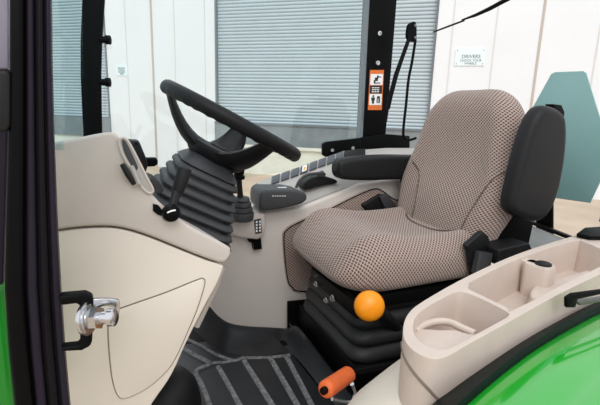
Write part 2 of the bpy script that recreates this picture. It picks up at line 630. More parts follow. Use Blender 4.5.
# ---- small black monitor housing beyond the console
mo = empty('monitor_housing', P(138, 172, Y=1.66), 'black angular plastic housing with side arm beyond the console', 'housing')
b = MB()
b.prism(pxs([(122, 141), (128, 140.5), (138, 141), (140, 143), (147, 160), (148, 166), (146, 172), (143, 174), (120, 174)], Y=1.60), (0, 0.09, 0))
hs = b.build('housing_body', BLACK, mo, bevel=0.008, seg=3)
b = MB()
b.prism(pxs([(144, 158), (156, 158), (158, 160), (158, 164), (155, 166.5), (145, 167)], Y=1.63), (0, 0.035, 0))
b.build('arm', BLACKG, mo, bevel=0.005)
b = MB()
b.lathe(P(136, 143.5, Y=1.60), (0, -1, 0), [(0, 0.005), (0.002, 0.004)], 10)
b.build('bolt', BLACKG, hs)
b = MB()
b.tube([P(140, 172, Y=1.64), P(138, 200, Y=1.62), P(137, 240, Y=1.58)], 0.012, 10)
b.build('stem', BLACKG, mo)

# ---- steering wheel
sw = empty('steering_wheel', WC - AX * 0.14, 'black three-spoke steering wheel on tilted column', 'steering wheel')
RW = 0.201
b = MB()
rings = []
for i in range(96):
    a = 2 * math.pi * i / 96
    rad = BX * math.cos(a) + BY * math.sin(a)
    c = WC + rad * RW
    ring = []
    for k in range(14):
        q = 2 * math.pi * k / 14
        rr = 0.0185
        if -0.9 < math.cos(q) and math.sin(q) < -0.2: rr += 0.0014 * math.sin(a * 38)
        ring.append(c + rad * (rr * math.cos(q)) + AX * (rr * 1.05 * math.sin(q)))
    rings.append(ring)
b.loft(rings + [rings[0]], caps=False)
rim_o = b.build('rim', WHEELM, sw, sharp=80)
HUB = WC - AX * 0.105
for a in (math.pi, math.radians(68), math.radians(-68)):
    rad = BX * math.cos(a) + BY * math.sin(a)
    b = MB()
    tw = AX.cross(rad)
    rings = []
    for t, wdt, th in ((0, 0.026, 0.015), (0.1, 0.028, 0.016), (0.25, 0.033, 0.018), (0.4, 0.039, 0.019), (0.55, 0.046, 0.02), (0.7, 0.054, 0.02), (0.85, 0.06, 0.02), (1, 0.062, 0.02)):
        rr = (RW - 0.005) * (1 - t) + 0.05 * t
        dz = -0.004 - 0.098 * (1 - (1 - t) ** 1.9)
        c = WC + rad * rr + AX * dz
        rings.append([c + tw * (wdt * math.cos(k * math.pi / 6)) + AX * (th * math.sin(k * math.pi / 6)) for k in range(12)])
    b.loft(rings)
    b.build('spoke', WHEELM, sw, sharp=60)
b = MB()
b.lathe(HUB - AX * 0.035, AX, [(0, 0.04), (0.004, 0.06), (0.018, 0.082), (0.034, 0.094), (0.046, 0.098), (0.052, 0.096), (0.054, 0.08), (0.055, 0.0)], 36)
hub = b.build('hub', WHEELM, sw, sharp=50)
b = MB()
b.lathe(HUB + AX * 0.018, AX, [(0, 0.03), (0.006, 0.028), (0.008, 0.0)], 24)
b.build('horn_cap', BLACK, hub)
b = MB()
b.tube([HUB - AX * 0.03, HUB - AX * 0.07], [0.035, 0.04], 20)
b.build('column', BLACK, sw)

# ---- far-side control console
cc = empty('control_console', (0.75, 1.65, 0.85), 'beige side console with switches and levers beyond the driver seat', 'console')
YC = 1.57
body = [(216, 232), (222, 222), (240, 219), (262, 213), (300, 208), (330, 196), (360, 184), (400, 178), (470, 178), (470, 345), (300, 340), (250, 336), (205, 330), (210, 305), (214, 270)]
b = MB()
b.prism(pxs(body, Y=YC), (0, 0.30, 0))
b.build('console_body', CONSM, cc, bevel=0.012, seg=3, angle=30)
# raised upper console behind, sloping switch deck
b = MB()
lowf = [(250, 214), (262, 210), (300, 205), (335, 191), (365, 182), (400, 178), (460, 178)]
upf = [(256, 193), (270, 187), (296, 178), (320, 169), (343, 161), (385, 158), (460, 158)]
ring1 = pxs(lowf, Y=YC + 0.015)
ring2 = pxs([(x, y + 7) for x, y in upf], Y=1.66)
ring3 = pxs(upf, Y=1.70)
ring4 = pxs([(x + 1, y - 10) for x, y in upf], Y=1.775)
ring5 = [p + V((0.0, 0.03, -0.01)) for p in ring4]
ring6 = [p + V((0, 0.03, -0.3)) for p in ring4]
ring0 = [p + V((0, 0.02, -0.08)) for p in ring1]
b.loft([list(reversed(r)) for r in (ring0, ring1, ring2, ring3, ring4, ring5, ring6)], closed=False)
b.build('upper_console', LGREY, cc, sharp=50)
# switch deck
N = 8
def deck(t, v):
    a = V(ring3[1]).lerp(V(ring3[4]), t)
    a2 = V(ring4[1]).lerp(V(ring4[4]), t)
    # follow the row of points
    seg = t * 3
    i = min(2, int(seg)); f = seg - i
    p = V(ring3[1 + i]).lerp(V(ring3[2 + i]), f)
    q = V(ring4[1 + i]).lerp(V(ring4[2 + i]), f)
    return p.lerp(q, v)


dn = V((0, -0.5, 0.86))
for k in range(8):
    t0, t1 = (k + 0.08) / 8, (k + 0.90) / 8
    b = MB()
    b.prism([deck(t0, 0.12) + dn * 0.001, deck(t1, 0.12) + dn * 0.001, deck(t1, 0.88) + dn * 0.001, deck(t0, 0.88) + dn * 0.001], dn * 0.009)
    s = b.build('switch', SWM, cc, bevel=0.002, seg=2)
    if k == 3:
        b = MB()
        b.prism([deck(t0 + .02, 0.22) + dn * 0.0085, deck(t1 - .02, 0.22) + dn * 0.0085, deck(t1 - .02, 0.8) + dn * 0.0085, deck(t0 + .02, 0.8) + dn * 0.0085], dn * 0.003)
        cap = b.build('switch_cap', PAPER, s, bevel=0.001, label='white and amber switch cap')
        b = MB()
        b.prism([deck(t0 + .035, 0.3) + dn * 0.0117, deck(t1 - .035, 0.3) + dn * 0.0117, deck(t1 - .035, 0.62) + dn * 0.0117, deck(t0 + .035, 0.62) + dn * 0.0117], dn * 0.001)
        s2 = b.build('amber_symbol', YEL, s, smooth=False)
b = MB()
b.prism([deck(1.0, 0.2) + dn * 0.002, deck(1.0, 0.2) + dn * 0.002 + V((0.11, 0, 0.01)), deck(1.0, 0.85) + dn * 0.002 + V((0.11, 0, 0.012)), deck(1.0, 0.85) + dn * 0.002], dn * 0.008)
b.build('switch_panel', BLACK, cc, bevel=0.002)
# hydraulic lever pod
pod = [(260, 199), (261, 193), (265, 190), (292, 190), (303, 192), (307, 194), (307.5, 200), (302, 204), (282, 209), (263, 211.5), (260, 208)]
b = MB()
b.prism(pxs(pod, Y=1.50), (0, 0.14, 0))
pd = b.build('lever_pod', DGREY, cc, bevel=0.012, seg=4, angle=30, label='dark grey lever housing')
b = MB()
for k in range(6): b.box(P(273 + k * 2.4, 196, Y=1.4985), (0.005, 0.002, 0.003))
b.build('print', PAPER, pd, smooth=False)
b = MB()
b.box(P(282, 187.5, Y=1.55), (0.035, 0.008, 0.003))
b.build('position_mark', PAPER, pd, smooth=False)
# hand throttle lever curving over the pod
b = MB()
b.tube(spline([P(296, 188, Y=1.55), P(300, 180, Y=1.55), P(307, 175, Y=1.56), P(316, 173.5, Y=1.57), P(322, 173, Y=1.58)], 6), 0.006, 10)
b.tube([P(318, 174, Y=1.575), P(322, 173, Y=1.58), P(325, 175, Y=1.58)], [0.008, 0.011, 0.006], 12)
b.build('throttle_lever', DGREY, cc)
# black slotted gate between pod and armrest
b = MB()
b.prism(spline(pxs([(303, 186), (308, 180), (320, 176), (334, 179), (337, 183), (322, 186), (306, 190)], Y=1.60), 3, True), (0, 0.06, 0))
b.build('lever_gate', BLACK, cc, bevel=0.003)
# front block with label and black slot
b = MB()
b.prism(pxs([(226, 219), (240, 216), (265, 213), (266, 224), (264, 236), (258, 240), (240, 238), (226, 234)], Y=1.525), (0, 0.08, 0))
fb = b.build('console_nose', BEIGE, cc, bevel=0.008, seg=3)
b = MB()
b.prism(pxs([(254, 220), (261, 218.5), (262, 233), (255.5, 234)], Y=1.522), (0, 0.004, 0))
lb = b.build('shift_label', DGREY, fb, smooth=False, label='small dark shift pattern label')
b = MB()
for k in range(4):
    b.box(P(256.7, 222 + k * 3, Y=1.52), (0.006, 0.002, 0.007)); b.box(P(260, 221.6 + k * 3, Y=1.52), (0.006, 0.002, 0.007))
b.build('print', PAPER, lb, smooth=False)
b = MB()
b.prism(pxs([(249, 240), (261, 239), (262, 249), (254, 250), (253, 243), (249, 242)], Y=1.545), (0, 0.05, 0))
b.build('slot', BLACKG, cc, smooth=False)
# gear lever with gaiter
b = MB()
gl = MB()
gl.tube(spline([P(240, 140, Y=1.50), P(239, 165, Y=1.50), P(239, 182, Y=1.51), P(241, 203, Y=1.52)], 5), 0.011, 12)
glo = gl.build('gear_lever', BLACK, cc, label='black upright gear lever')
b = MB()
c0 = P(239, 170, Y=1.50)
b.lathe(P(238.8, 178, Y=1.505), (0, 0, 1), [(-0.006, 0.014), (-0.004, 0.021), (0.008, 0.022), (0.012, 0.017), (0.02, 0.02), (0.05, 0.021), (0.075, 0.02), (0.08, 0.012)], 20)
b.build('collar', BLACKG, glo)
b = MB()
gz = P(241, 219, Y=1.53)
b.lathe(gz, (0.03, -0.06, 1), [(0, 0.046), (0.02, 0.048), (0.028, 0.046), (0.031, 0.038), (0.034, 0.042), (0.046, 0.041), (0.050, 0.032), (0.054, 0.036), (0.066, 0.034), (0.07, 0.026), (0.074, 0.03), (0.084, 0.026), (0.088, 0.014)], 28)
b.build('gaiter', DGREY, glo, sharp=50)
b = MB()
b.lathe(P(240, 143, Y=1.50), (0, 0, 1), [(-0.02, 0.012), (0, 0.02), (0.03, 0.024), (0.05, 0.02), (0.056, 0.006)], 18)
b.build('lever_knob', BLACK, glo)
# fabric pad on the console face
pad = [(284, 240), (287, 230), (300, 222), (330, 209), (352, 198), (374, 189), (384, 192), (396, 200), (420, 205), (420, 295), (310, 292), (292, 287), (287, 275)]
padp = spline(pxs(pad, Y=YC - 0.022), 5, True)
b = MB()
n = len(padp)
b.add(padp + [p + V((0, 0.03, 0)) for p in padp], [list(range(n))] + [(i, (i + 1) % n, n + (i + 1) % n, n + i) for i in range(n)],
      [[(p.x, p.z) for p in padp]] + [[(0, 0)] * 4] * n)
pdo = b.build('fabric_pad', FABRIC, cc, bevel=0.006, label='woven fabric covered pad')
b = MB()
b.tube(padp + [padp[0]], 0.0025, 6)
b.build('pad_edging', BLACKG, pdo)

# ---- seat
st = empty('driver_seat', (0.85, 1.25, 0.86), 'beige brown woven fabric tractor seat with black suspension base', 'seat')
CY = 1.255


def sup(t, e):
    c, s = math.cos(t), math.sin(t)
    return math.copysign(abs(c) ** (2 / e), c), math.copysign(abs(s) ** (2 / e), s)


def surf_loft(rings, closed_uv_scale=1.0):
    """rings of world points -> MB with metric UVs"""
    b = MB()
    n = len(rings[0])
    vs = [p for r in rings for p in r]
    # arc lengths
    us = []
    for r in rings:
        a = [0.0]
        for j in range(n): a.append(a[-1] + (r[(j + 1) % n] - r[j]).length)
        tot = a[-1]
        us.append([x - tot / 2 for x in a])
    vacc = [0.0]
    for i in range(len(rings) - 1):
        d = sum((rings[i + 1][j] - rings[i][j]).length for j in range(n)) / n
        vacc.append(vacc[-1] + d)
    fs, uvs = [], []
    for i in range(len(rings) - 1):
        for j in range(n):
            k = (j + 1) % n
            fs.append((i * n + j, i * n + k, (i + 1) * n + k, (i + 1) * n + j))
            uvs.append([(us[i][j], vacc[i]), (us[i][j + 1], vacc[i]), (us[i + 1][j + 1], vacc[i + 1]), (us[i + 1][j], vacc[i + 1])])
    fs.append(list(range(n))[::-1]); uvs.append([(0, 0)] * n)
    fs.append(list(range((len(rings) - 1) * n, len(rings) * n))); uvs.append([(0, 0)] * n)
    b.add(vs, fs, uvs)
    return b


# cushion
CX0, CX1 = 0.568, 1.12


def cush_ring(t, n=72):
    # t: 0 front .. 1 back
    x = CX0 + (CX1 - CX0) * t
    e = 1 - max(0.0, 1 - t / 0.30) ** 2.4
    e = max(e, 0.0) ** 0.5
    eb = 1 - max(0.0, (t - 0.93) / 0.07) ** 2 * 0.5
    hw = (0.262 - 0.008 * t) * (0.60 + 0.40 * e) * eb
    ht = 0.082 * (0.02 + 0.98 * e) * eb
    zc = 1.278 - 0.012 * (1 - e) + 0.008 * t
    out = []
    for k in range(n):
        a = 2 * math.pi * k / n
        cy, cz = sup(a, 2.9)
        y, z = hw * cy, ht * cz
        if cz > 0:
            u = abs(cy)
            z += cz * (0.034 * math.exp(-((u - 0.74) / 0.2) ** 2) * min(1, t / 0.15) - 0.026 * (1 - u * u) * math.sin(math.pi * min(1, max(0, (t - 0.2) / 0.8))))
            z += cz * 0.020 * math.exp(-((t - 0.27) / 0.16) ** 2)
        out.append(V((x, CY + y, zc + z)))
    return out


ts = [0.0, 0.001, 0.003, 0.006, 0.01, 0.016, 0.03, 0.05, 0.08, 0.11, 0.15, 0.2, 0.26, 0.33, 0.4, 0.48, 0.56, 0.64, 0.72, 0.8, 0.87, 0.93, 0.96, 0.98, 1.0]
b = surf_loft([cush_ring(t) for t in ts])
cu = b.build('seat_cushion', FABRIC, st, sharp=80)
# backrest
def back_pt(v, a):
    # v: 0 bottom .. 1 top ; a: angle round section, front is -X
    zz = 1.285 + 0.556 * v
    sx = 1.075 + 0.125 * v + 0.03 * math.sin(math.pi * v)
    w = 0.240 + 0.046 * math.exp(-((v - 0.40) / 0.20) ** 2) - 0.022 * max(0.0, (v - 0.35) / 0.65) ** 1.5
    cap = max(0.0, (v - 0.72) / 0.28)
    w -= 0.14 * (1 - max(0.0, 1 - cap * cap) ** 0.5)
    th = 0.068 * (max(0.0, 1 - max(0, (v - 0.82) / 0.18) ** 2.5 * 0.96) ** 0.5)
    c, s = sup(a, 2.7)
    y = w * c
    x = th * s
    if s < 0:
        u = abs(c)
        bol = 0.030 * math.exp(-((u - 0.80) / 0.17) ** 2) * math.sin(math.pi * min(1, max(0, v * 1.05)) ) ** 0.6 * (1 if v < .9 else .6)
        lum = 0.022 * math.exp(-((v - 0.28) / 0.16) ** 2) * (1 - u * u)
        x += s * (bol + lum - 0.012 * (1 - u * u))
    return V((sx + x, CY + y, zz))


vs_ = [0, 0.02, 0.06, 0.12, 0.18, 0.25, 0.32, 0.4, 0.48, 0.56, 0.64, 0.71, 0.78, 0.83, 0.87, 0.905, 0.935, 0.957, 0.975, 0.988, 0.996, 1.0]
b = surf_loft([[back_pt(v, 2 * math.pi * k / 72) for k in range(72)] for v in vs_])
bk_o = b.build('backrest', FABRIC, st, sharp=80)


def on_back(u, v, off=0.001):
    # u in -1..1 across front (positive = far side)
    c = max(-0.999, min(0.999, u))
    a = -math.acos(math.copysign(abs(c) ** 1.35, c))
    return back_pt(v, a) + V((-off, 0, 0))


for sgn in (1, -1):
    b = MB()
    us_ = (0.93, 0.72, 0.52, 0.42, 0.38, 0.38) if sgn > 0 else (0.95, 0.84, 0.74, 0.68, 0.66, 0.67)
    b.tube(spline([on_back(sgn * u_, v_) for u_, v_ in zip(us_, (0.54, 0.50, 0.43, 0.33, 0.20, 0.05))], 6), 0.0022, 6)
    b.build('seam', PIPING, bk_o)
b = MB()
# seam across the cushion rear
def on_cush(t, u, off=0.0015):
    c = max(-0.999, min(0.999, u))
    a = math.acos(math.copysign(abs(c) ** 1.45, c))
    r = cush_ring(t, 360)
    return r[int(round(math.degrees(a)))] + V((0, 0, off))


b.tube(spline([on_cush(0.93, 0.75), on_cush(0.84, 0.5), on_cush(0.80, 0.2), on_cush(0.80, -0.2), on_cush(0.84, -0.5), on_cush(0.93, -0.75)], 6), 0.003, 6)
b.build('seam', PIPING, cu)
# seat back shell (black) behind backrest
b = MB()
b.loft([[V((1.155 + 0.12 * v, CY + 0.20 * y * (1 if v < .7 else 1 - (v - .7)), 1.26 + 0.5 * v)) + V((0.045 * x, 0, 0)) for x, y in [(math.cos(k * math.pi / 12), math.sin(k * math.pi / 12)) for k in range(24)]] for v in (0, .2, .4, .6, .8, .95)])
b.build('back_shell', BLACK, st)
# upright near armrest (folded up)
aY = 0.955
arm = spline(pxs([(514, 216), (506, 211), (505, 200), (510, 175), (517, 148), (525, 124), (533, 110), (540, 105.5), (549, 107), (557, 112), (561, 121), (561, 145), (557, 175), (551, 198), (544, 212), (535, 220), (524, 220)], Y=aY), 4, True)
b = MB()
b.prism([p + V((0, -0.028, 0)) for p in arm], (0, 0.06, 0))
ar = b.build('armrest', BLACK, st, bevel=0.026, seg=5, angle=50, label='black padded armrest folded upright')
b = MB()
b.prism(pxs([(498, 262), (502, 215), (504, 196), (510, 192), (522, 218), (534, 222), (529, 245), (526, 262)], Y=aY + 0.05), (0, 0.035, 0))
br = b.build('armrest_bracket', BLACKG, ar, bevel=0.004)
b = MB()
b.prism(pxs([(498, 266), (499, 250), (515, 246), (530, 243), (533, 250), (528, 262)], Y=aY - 0.02), (0, 0.1, 0))
b.build('pivot_block', BLACK, ar, bevel=0.006)
b = MB()
b.prism(pxs([(553, 104), (562, 105), (565, 112), (564, 122), (555, 118)], Y=aY + 0.06), (0, 0.03, 0))
b.build('stop_bracket', BLACKG, ar, bevel=0.003)
# far armrest, lying level
AF = 1.52
fa = spline(pxs([(335, 168), (337, 161), (345, 158), (370, 155.5), (398, 155), (440, 158), (440, 178), (398, 179), (365, 180), (342, 179), (336, 175)], Y=AF), 4, True)
b = MB()
b.prism([p + V((0, -0.03, 0)) for p in fa], (0, 0.075, 0))
a2 = b.build('armrest', BLACK, st, bevel=0.02, seg=4, angle=50, label='black padded armrest lowered level')
b = MB()
b.prism(pxs([(400, 160), (425, 160), (430, 215), (410, 215)], Y=AF + 0.0), (0, 0.03, 0))
b.build('armrest_bracket', BLACKG, a2, bevel=0.003)
# seat belt buckles
b = MB()
def obox(p0, p1, w, h, up):
    p0, p1 = V(p0), V(p1)
    d = (p1 - p0); L = d.length; d.normalize()
    u = V(up); u = (u - d * u.dot(d)).normalized(); s = d.cross(u)
    return [[p0 + d * (L * t) + s * (x * w) + u * (y * h) for x, y in rrect(1, 1, 0.2, 2)] for t in (0, 1)]


bk = MB()
bk.loft(obox(P(480, 273, Y=0.965), P(484, 252, Y=0.97), 0.030, 0.055, (1, 0, 0)))
bko = bk.build('belt_buckle', DGREY, st, label='dark grey seat belt buckle')
b = MB()
b.prism(pxs([(466, 246), (483, 231), (489, 236), (493, 253), (480, 253), (470, 256)], Y=0.985), (0, 0.02, 0))
b.build('buckle_boot', BLACK, bko, bevel=0.005)
b = MB()
b.loft(obox(P(470, 250, Y=0.985), P(475, 280, Y=0.985), 0.01, 0.03, (1, 0, 0)))
b.build('webbing', BLACK, bko)
bk = MB()
bk.prism(pxs([(362, 205), (380, 194), (384, 195), (397, 212), (395, 218), (388, 217), (378, 212), (366, 210)], Y=1.535), (0, 0.03, 0))
bk2 = bk.build('belt_buckle', BLACK, st, bevel=0.006)
b = MB()
b.prism(pxs([(380, 197), (388, 194), (398, 208), (397, 220), (390, 218)], Y=1.52), (0, 0.02, 0))
b.build('webbing', DGREY, bk2, bevel=0.003)
# suspension boot
b = MB()
rings = []
nz = 4
for i in range(nz):
    z1 = 1.185 - i * 0.052
    g = 1 + 0.05 * i
    for dz, s in ((0, 0.92), (-0.014, 0.985), (-0.028, 1.0), (-0.042, 0.99), (-0.049, 0.93)):
        w, h = 0.44 * g * s, 0.40 * g * s
        rings.append([V((0.862 + x + 0.006 * i, 1.26 + y, z1 + dz)) for x, y in rrect(w, h, 0.06)])
b.loft(rings)
b.build('suspension_boot', RUBBER, st, sharp=60)
b = MB()
b.box((0.87, 1.27, 0.937), (0.48, 0.46, 0.09))
b.build('base_plate', BLACKG, st, bevel=0.006)
b = MB()
b.box((0.875, 1.255, 1.19), (0.46, 0.44, 0.045))
b.build('seat_pan', BLACKG, st, bevel=0.008)
# slide rail along the front edge with bolts
r_a, r_b = P(311, 280, X=0.60), P(356, 319, X=0.592)
d = (r_b - r_a).normalized()
nrm = V((-1, 0, 0)) - d * V((-1, 0, 0)).dot(d); nrm.normalize(); upd = d.cross(nrm).normalized()
if upd.z < 0: upd = -upd
b = MB()
pr = [r_a, r_b, r_b + upd * 0.045, r_a + upd * 0.045]
b.prism(pr, nrm * -0.02)
rl = b.build('slide_rail', BLACKG, st, bevel=0.003)
for (x, y, rr) in ((317, 284, .011), (327, 300, .011), (333.5, 298, .012), (317, 276, .006)):
    t = 0
    b = MB()
    # place bolts on the rail face
    lam = min(0.97, max(0.03, ((x - 309) / 58)))
    p = P(x, y, X=0.593)
    b.lathe(p, nrm, [(0, rr), (0.004, rr), (0.004, rr * 0.6), (0.010, rr * 0.6), (0.0101, 0)], 6)
    b.build('bolt', CHROME if rr > .01 else STEELG, rl, smooth=False)
# weight adjuster: orange knob on a black rod
kc = P(369.5, 306, Y=0.955)
kd = (P(352, 303, Y=0.97) - P(400, 330, Y=1.03)).normalized()
b = MB()
rdn = V((-0.35, -0.85, 0.25)).normalized()
b.lathe(kc - rdn * 0.03, rdn, [(0, 0.014), (0.004, 0.028), (0.014, 0.039), (0.026, 0.043), (0.038, 0.041), (0.048, 0.033), (0.055, 0.02), (0.057, 0.0)], 28)
kb = MB()
kb.tube([kc - rdn * 0.012, kc.lerp(P(384, 315, Y=1.03), 0.9), P(402, 333, Y=1.08)], [0.018, 0.02, 0.016], 14)
ko = kb.build('adjuster_rod', BLACK, st)
b.build('orange_knob', ORANGE, ko, label='orange adjuster knob')
# platform under the seat
pl = MB()
pl.prism([(0.612, 0.86, 0.836), (1.30, 0.95, 0.836), (1.30, 1.555, 0.836), (0.605, 1.555, 0.836)], (0, 0, 0.055))
po = pl.build('seat_platform', BLACKG, bevel=0.004)
tag(po, 'black painted platform plate under the seat suspension', 'platform')
b = MB()
b.tube([(0.612, 0.86, 0.888), (0.606, 1.54, 0.888)], 0.0025, 6)
b.build('bright_edge', STEELG, po)
b = MB()
b.prism(pxs([(288, 302), (310, 300), (312, 330), (288, 330)], Y=1.53), (0, 0.012, 0))
b.build('end_plate', BLACKG, po, bevel=0.002)

# ---- orange handled lever
bl = empty('brake_lever', P(400, 363, Y=0.80), 'lever with ribbed orange grip low beside the seat platform', 'lever')
q0, q1 = P(325, 390, Y=0.77), P(349, 374, Y=0.84)
dd = (q1 - q0).normalized()
b = MB()
prof = [(0, 0.016), (0.004, 0.0195)]
L = (q1 - q0).length
k = 0.010
while k < L - 0.012:
    prof += [(k, 0.0205), (k + 0.006, 0.0195), (k + 0.011, 0.0205)]
    k += 0.014
prof += [(L - 0.004, 0.019), (L, 0.014)]
b.lathe(q0, dd, prof, 22)
gp = b.build('grip', ORGRIP, bl, sharp=60, label='orange ribbed grip')
b = MB()
b.lathe(q0 - dd * 0.012, dd, [(0, 0.005), (0.002, 0.0085), (0.012, 0.009)], 14)
b.build('end_button', BLACKG, gp)
b = MB()
b.tube([q1 - dd * 0.01, q1 + dd * 0.02, P(372, 368, Y=0.86), P(405, 362, Y=0.90), P(440, 360, Y=0.95)], 0.0095, 12)
b.build('shaft', BLACKG, bl)
b = MB()
b.lathe(q1, dd, [(0, 0.0105), (0.03, 0.0115), (0.034, 0.009)], 12)
b.build('ferrule', BLACKG, bl)
# steel linkage under the lever
b = MB()
b.tube([P(352, 384, Y=0.87), P(355, 392, Y=0.87), P(354, 402, Y=0.87)], [0.006, 0.0045, 0.006], 8)
b.tube([P(332, 399, Y=0.87), P(345, 402, Y=0.87), P(360, 403, Y=0.87)], 0.0055, 8)
b.build('steel_linkage', CHROME, bl, label='bright steel linkage rods')
b = MB()
b.box(P(356, 425, Y=0.87) + V((0, 0, -0.0)), (0.06, 0.05, 0.05))
b.build('linkage_bracket', BLACKG, bl, bevel=0.004)

# ---- fender storage console
ft = empty('storage_console', (0.8, 0.6, 0.9), 'beige plastic storage tray console beside the green fender', 'console')
ZT = 1.40
outl = [(403, 330), (408, 314), (425, 300), (470, 275), (520, 253), (575, 235.5), (640, 218), (700, 205), (735, 225), (680, 243), (640, 256), (600, 274), (555, 296), (510, 321), (470, 343), (447, 356), (432, 358.5), (416, 352), (406, 342)]
op = spline(pxs(outl, Z=ZT), 4, True)
b = MB()
DEP = 0.115
b.prism(op, (0, 0, -DEP))
body_o = b.build('tray_body', TRAYM, ft, smooth=True)
def cutter(pl, depth, Zt=ZT, shrink=0.0):
    p = spline(pxs(pl, Z=Zt), 4, True)
    c = V((0, 0, 0))
    for q in p: c += q
    c /= len(p)
    b = MB()
    b.loft([[q + V((0, 0, 0.02)) for q in p], p, [c + (q - c) * (1 - shrink) + V((0, 0, -depth)) for q in p]])
    return b.build('cutter', TRAYM)


c1 = cutter([(413, 326), (417, 315), (430, 305), (452, 293.5), (462, 291.5), (480, 298), (506, 311), (508, 316), (500, 321), (478, 333), (452, 347), (437, 349), (422, 343), (415, 335)], 0.085, shrink=0.06)
c2 = cutter([(469, 285), (474, 280), (520, 258), (572, 241), (584, 242), (604, 250), (640, 262), (612, 262), (597, 268), (560, 286), (513, 310), (506, 307), (475, 292), (469, 289)], 0.09, shrink=0.04)
apply_bool(body_o, [c1, c2])
bv = body_o.modifiers.new('bevel', 'BEVEL')
bv.width = 0.0055; bv.segments = 3; bv.limit_method = 'ANGLE'; bv.angle_limit = math.radians(50)
# scoop in first pocket
b = MB()
sc_ = spline(pxs([(414, 331), (424, 329), (440, 330), (455, 330), (470, 334), (484, 334), (452, 349), (437, 350.5), (420, 344)], Z=ZT - 0.03), 4, True)
b.prism([p + V((0, 0, -0.0)) for p in sc_], (0, 0, -0.05))
b.build('scoop', TRAYM, ft, bevel=0.006, seg=3)
b = MB()
b.tube(spline(pxs([(415, 332), (422, 326), (434, 322), (448, 322), (462, 328), (475, 334)], Z=ZT - 0.032), 5), 0.007, 12, squash=1.0)
b.build('scoop_ridge', TRAYM, ft)
# power outlet post in second pocket
b = MB()
oc = P(540, 264, Z=ZT - 0.008)
t_ = V((0.93, 0.30, 0)).normalized(); s_ = V((-0.30, 0.93, 0))
ringp = [(x, y) for x, y in rrect(0.055, 0.07, 0.018)]
b.loft([[oc + t_ * x + s_ * y + V((0, 0, -0.085)) for x, y in ringp], [oc + t_ * x * .97 + s_ * y * .97 + V((0, 0, -0.006)) for x, y in ringp], [oc + t_ * x * .9 + s_ * y * .9 for x, y in ringp]])
op_ = b.build('outlet_post', TRAYM, ft, sharp=50)
b = MB()
b.lathe(oc + V((0.004, -0.006, 0)), (0, 0, 1), [(0, 0.019), (0.004, 0.019), (0.006, 0.015), (0.0061, 0.0)], 22)
b.build('outlet_cap', BLACK, op_, label='black round outlet cap')
b = MB()
w1 = P(527, 259.5, Z=ZT - 0.008)
b.loft([[w1 + t_ * x + s_ * y + V((0, 0, z)) for x, y in rrect(0.03, 0.06, 0.012)] for z in (-0.085, 0.0)])
b.build('post_web', TRAYM, ft, bevel=0.003)
# lower step in the far part of pocket 2
b = MB()
b.prism(spline(pxs([(538, 283), (560, 278), (590, 269), (578, 281), (540, 298), (530, 293)], Z=ZT - 0.055), 3, True), (0, 0, -0.03))
b.build('pocket_step', TRAYM, ft, bevel=0.006)
# liner below the tray: flares forward and down to the floor
def nose(pxl, Z):
    return spline(pxs(pxl, Z=Z), 6)


def inset(p, c, d):
    q = V((c.x - p.x, c.y - p.y, 0)).normalized()
    return p + q * d


line_px = [(640, 218), (575, 235.5), (520, 253), (470, 275), (425, 300), (408, 314), (403, 330), (406, 342), (416, 352), (432, 358.5), (447, 356), (470, 343), (510, 321), (555, 296), (600, 274), (640, 256)]
top = spline(pxs(line_px, Z=ZT), 4)
cN = V((0.9, 0.6, 0))
rings = []
NT = len(top)
for z, fwd, k in ((1.30, 0.0, 0.006), (1.285, 0.012, 0.0), (1.25, 0.045, 0), (1.20, 0.08, 0), (1.10, 0.125, 0), (0.95, 0.165, 0), (0.84, 0.18, 0)):
    r = []
    for i, p in enumerate(top):
        u = i / (NT - 1)
        wgt = math.exp(-((u - 0.40) / 0.28) ** 2)
        q = V((p.x - fwd * wgt * 0.8, p.y + fwd * (0.9 if u < 0.45 else 0.9 * max(0, 1 - (u - 0.45) * 1.5)), z))
        r.append(inset(q, cN, k + 0.004))
    rings.append(r)
b = MB()
b.loft(rings, closed=False)
b.build('lower_liner', CREAM, ft, sharp=70, label='cream lower liner of the console')
# moulding seam round the nose of the tray
b = MB()
sm = []
for (x, y), dz in zip(((403, 330), (406, 342), (416, 352), (432, 358.5), (447, 356), (470, 343), (480, 338)), (0.022, 0.026, 0.034, 0.05, 0.075, 0.105, 0.112)):
    p = P(x, y, Z=ZT)
    sm.append(p + (p - V((0.9, 0.62, ZT))).normalized() * 0.001 + V((0, 0, -dz)))
b.tube(spline(sm, 5), 0.0022, 6)
b.build('moulding_seam', GROOVE, ft)
# black latch and switch on the tray
b = MB()
b.prism(pxs([(567, 298), (573, 294), (610, 289), (640, 284), (640, 289), (604, 294), (578, 300), (576, 308), (567, 308)], Y=0.52), (0, 0.008, 0))
la = b.build('latch', BLACKG, ft, bevel=0.003, label='black latch arm')
b = MB()
b.prism(pxs([(577, 301), (590, 299), (610, 296), (640, 298), (604, 302), (580, 306)], Y=0.53), (0, 0.008, 0))
b.build('latch_plate', STEELG, la, bevel=0.003)
b = MB()
b.prism(pxs([(576, 237), (584, 231), (612, 229), (612, 240), (590, 240)], Z=ZT + 0.002), (0, 0, 0.012))
cat = b.build('catch', BLACKG, ft, bevel=0.003)
b = MB()
b.lathe(P(606, 222, Z=ZT + 0.01), (0, 0, 1), [(0, 0.02), (0.03, 0.018), (0.034, 0.01)], 16)
b.build('catch_knob', BLACK, cat)

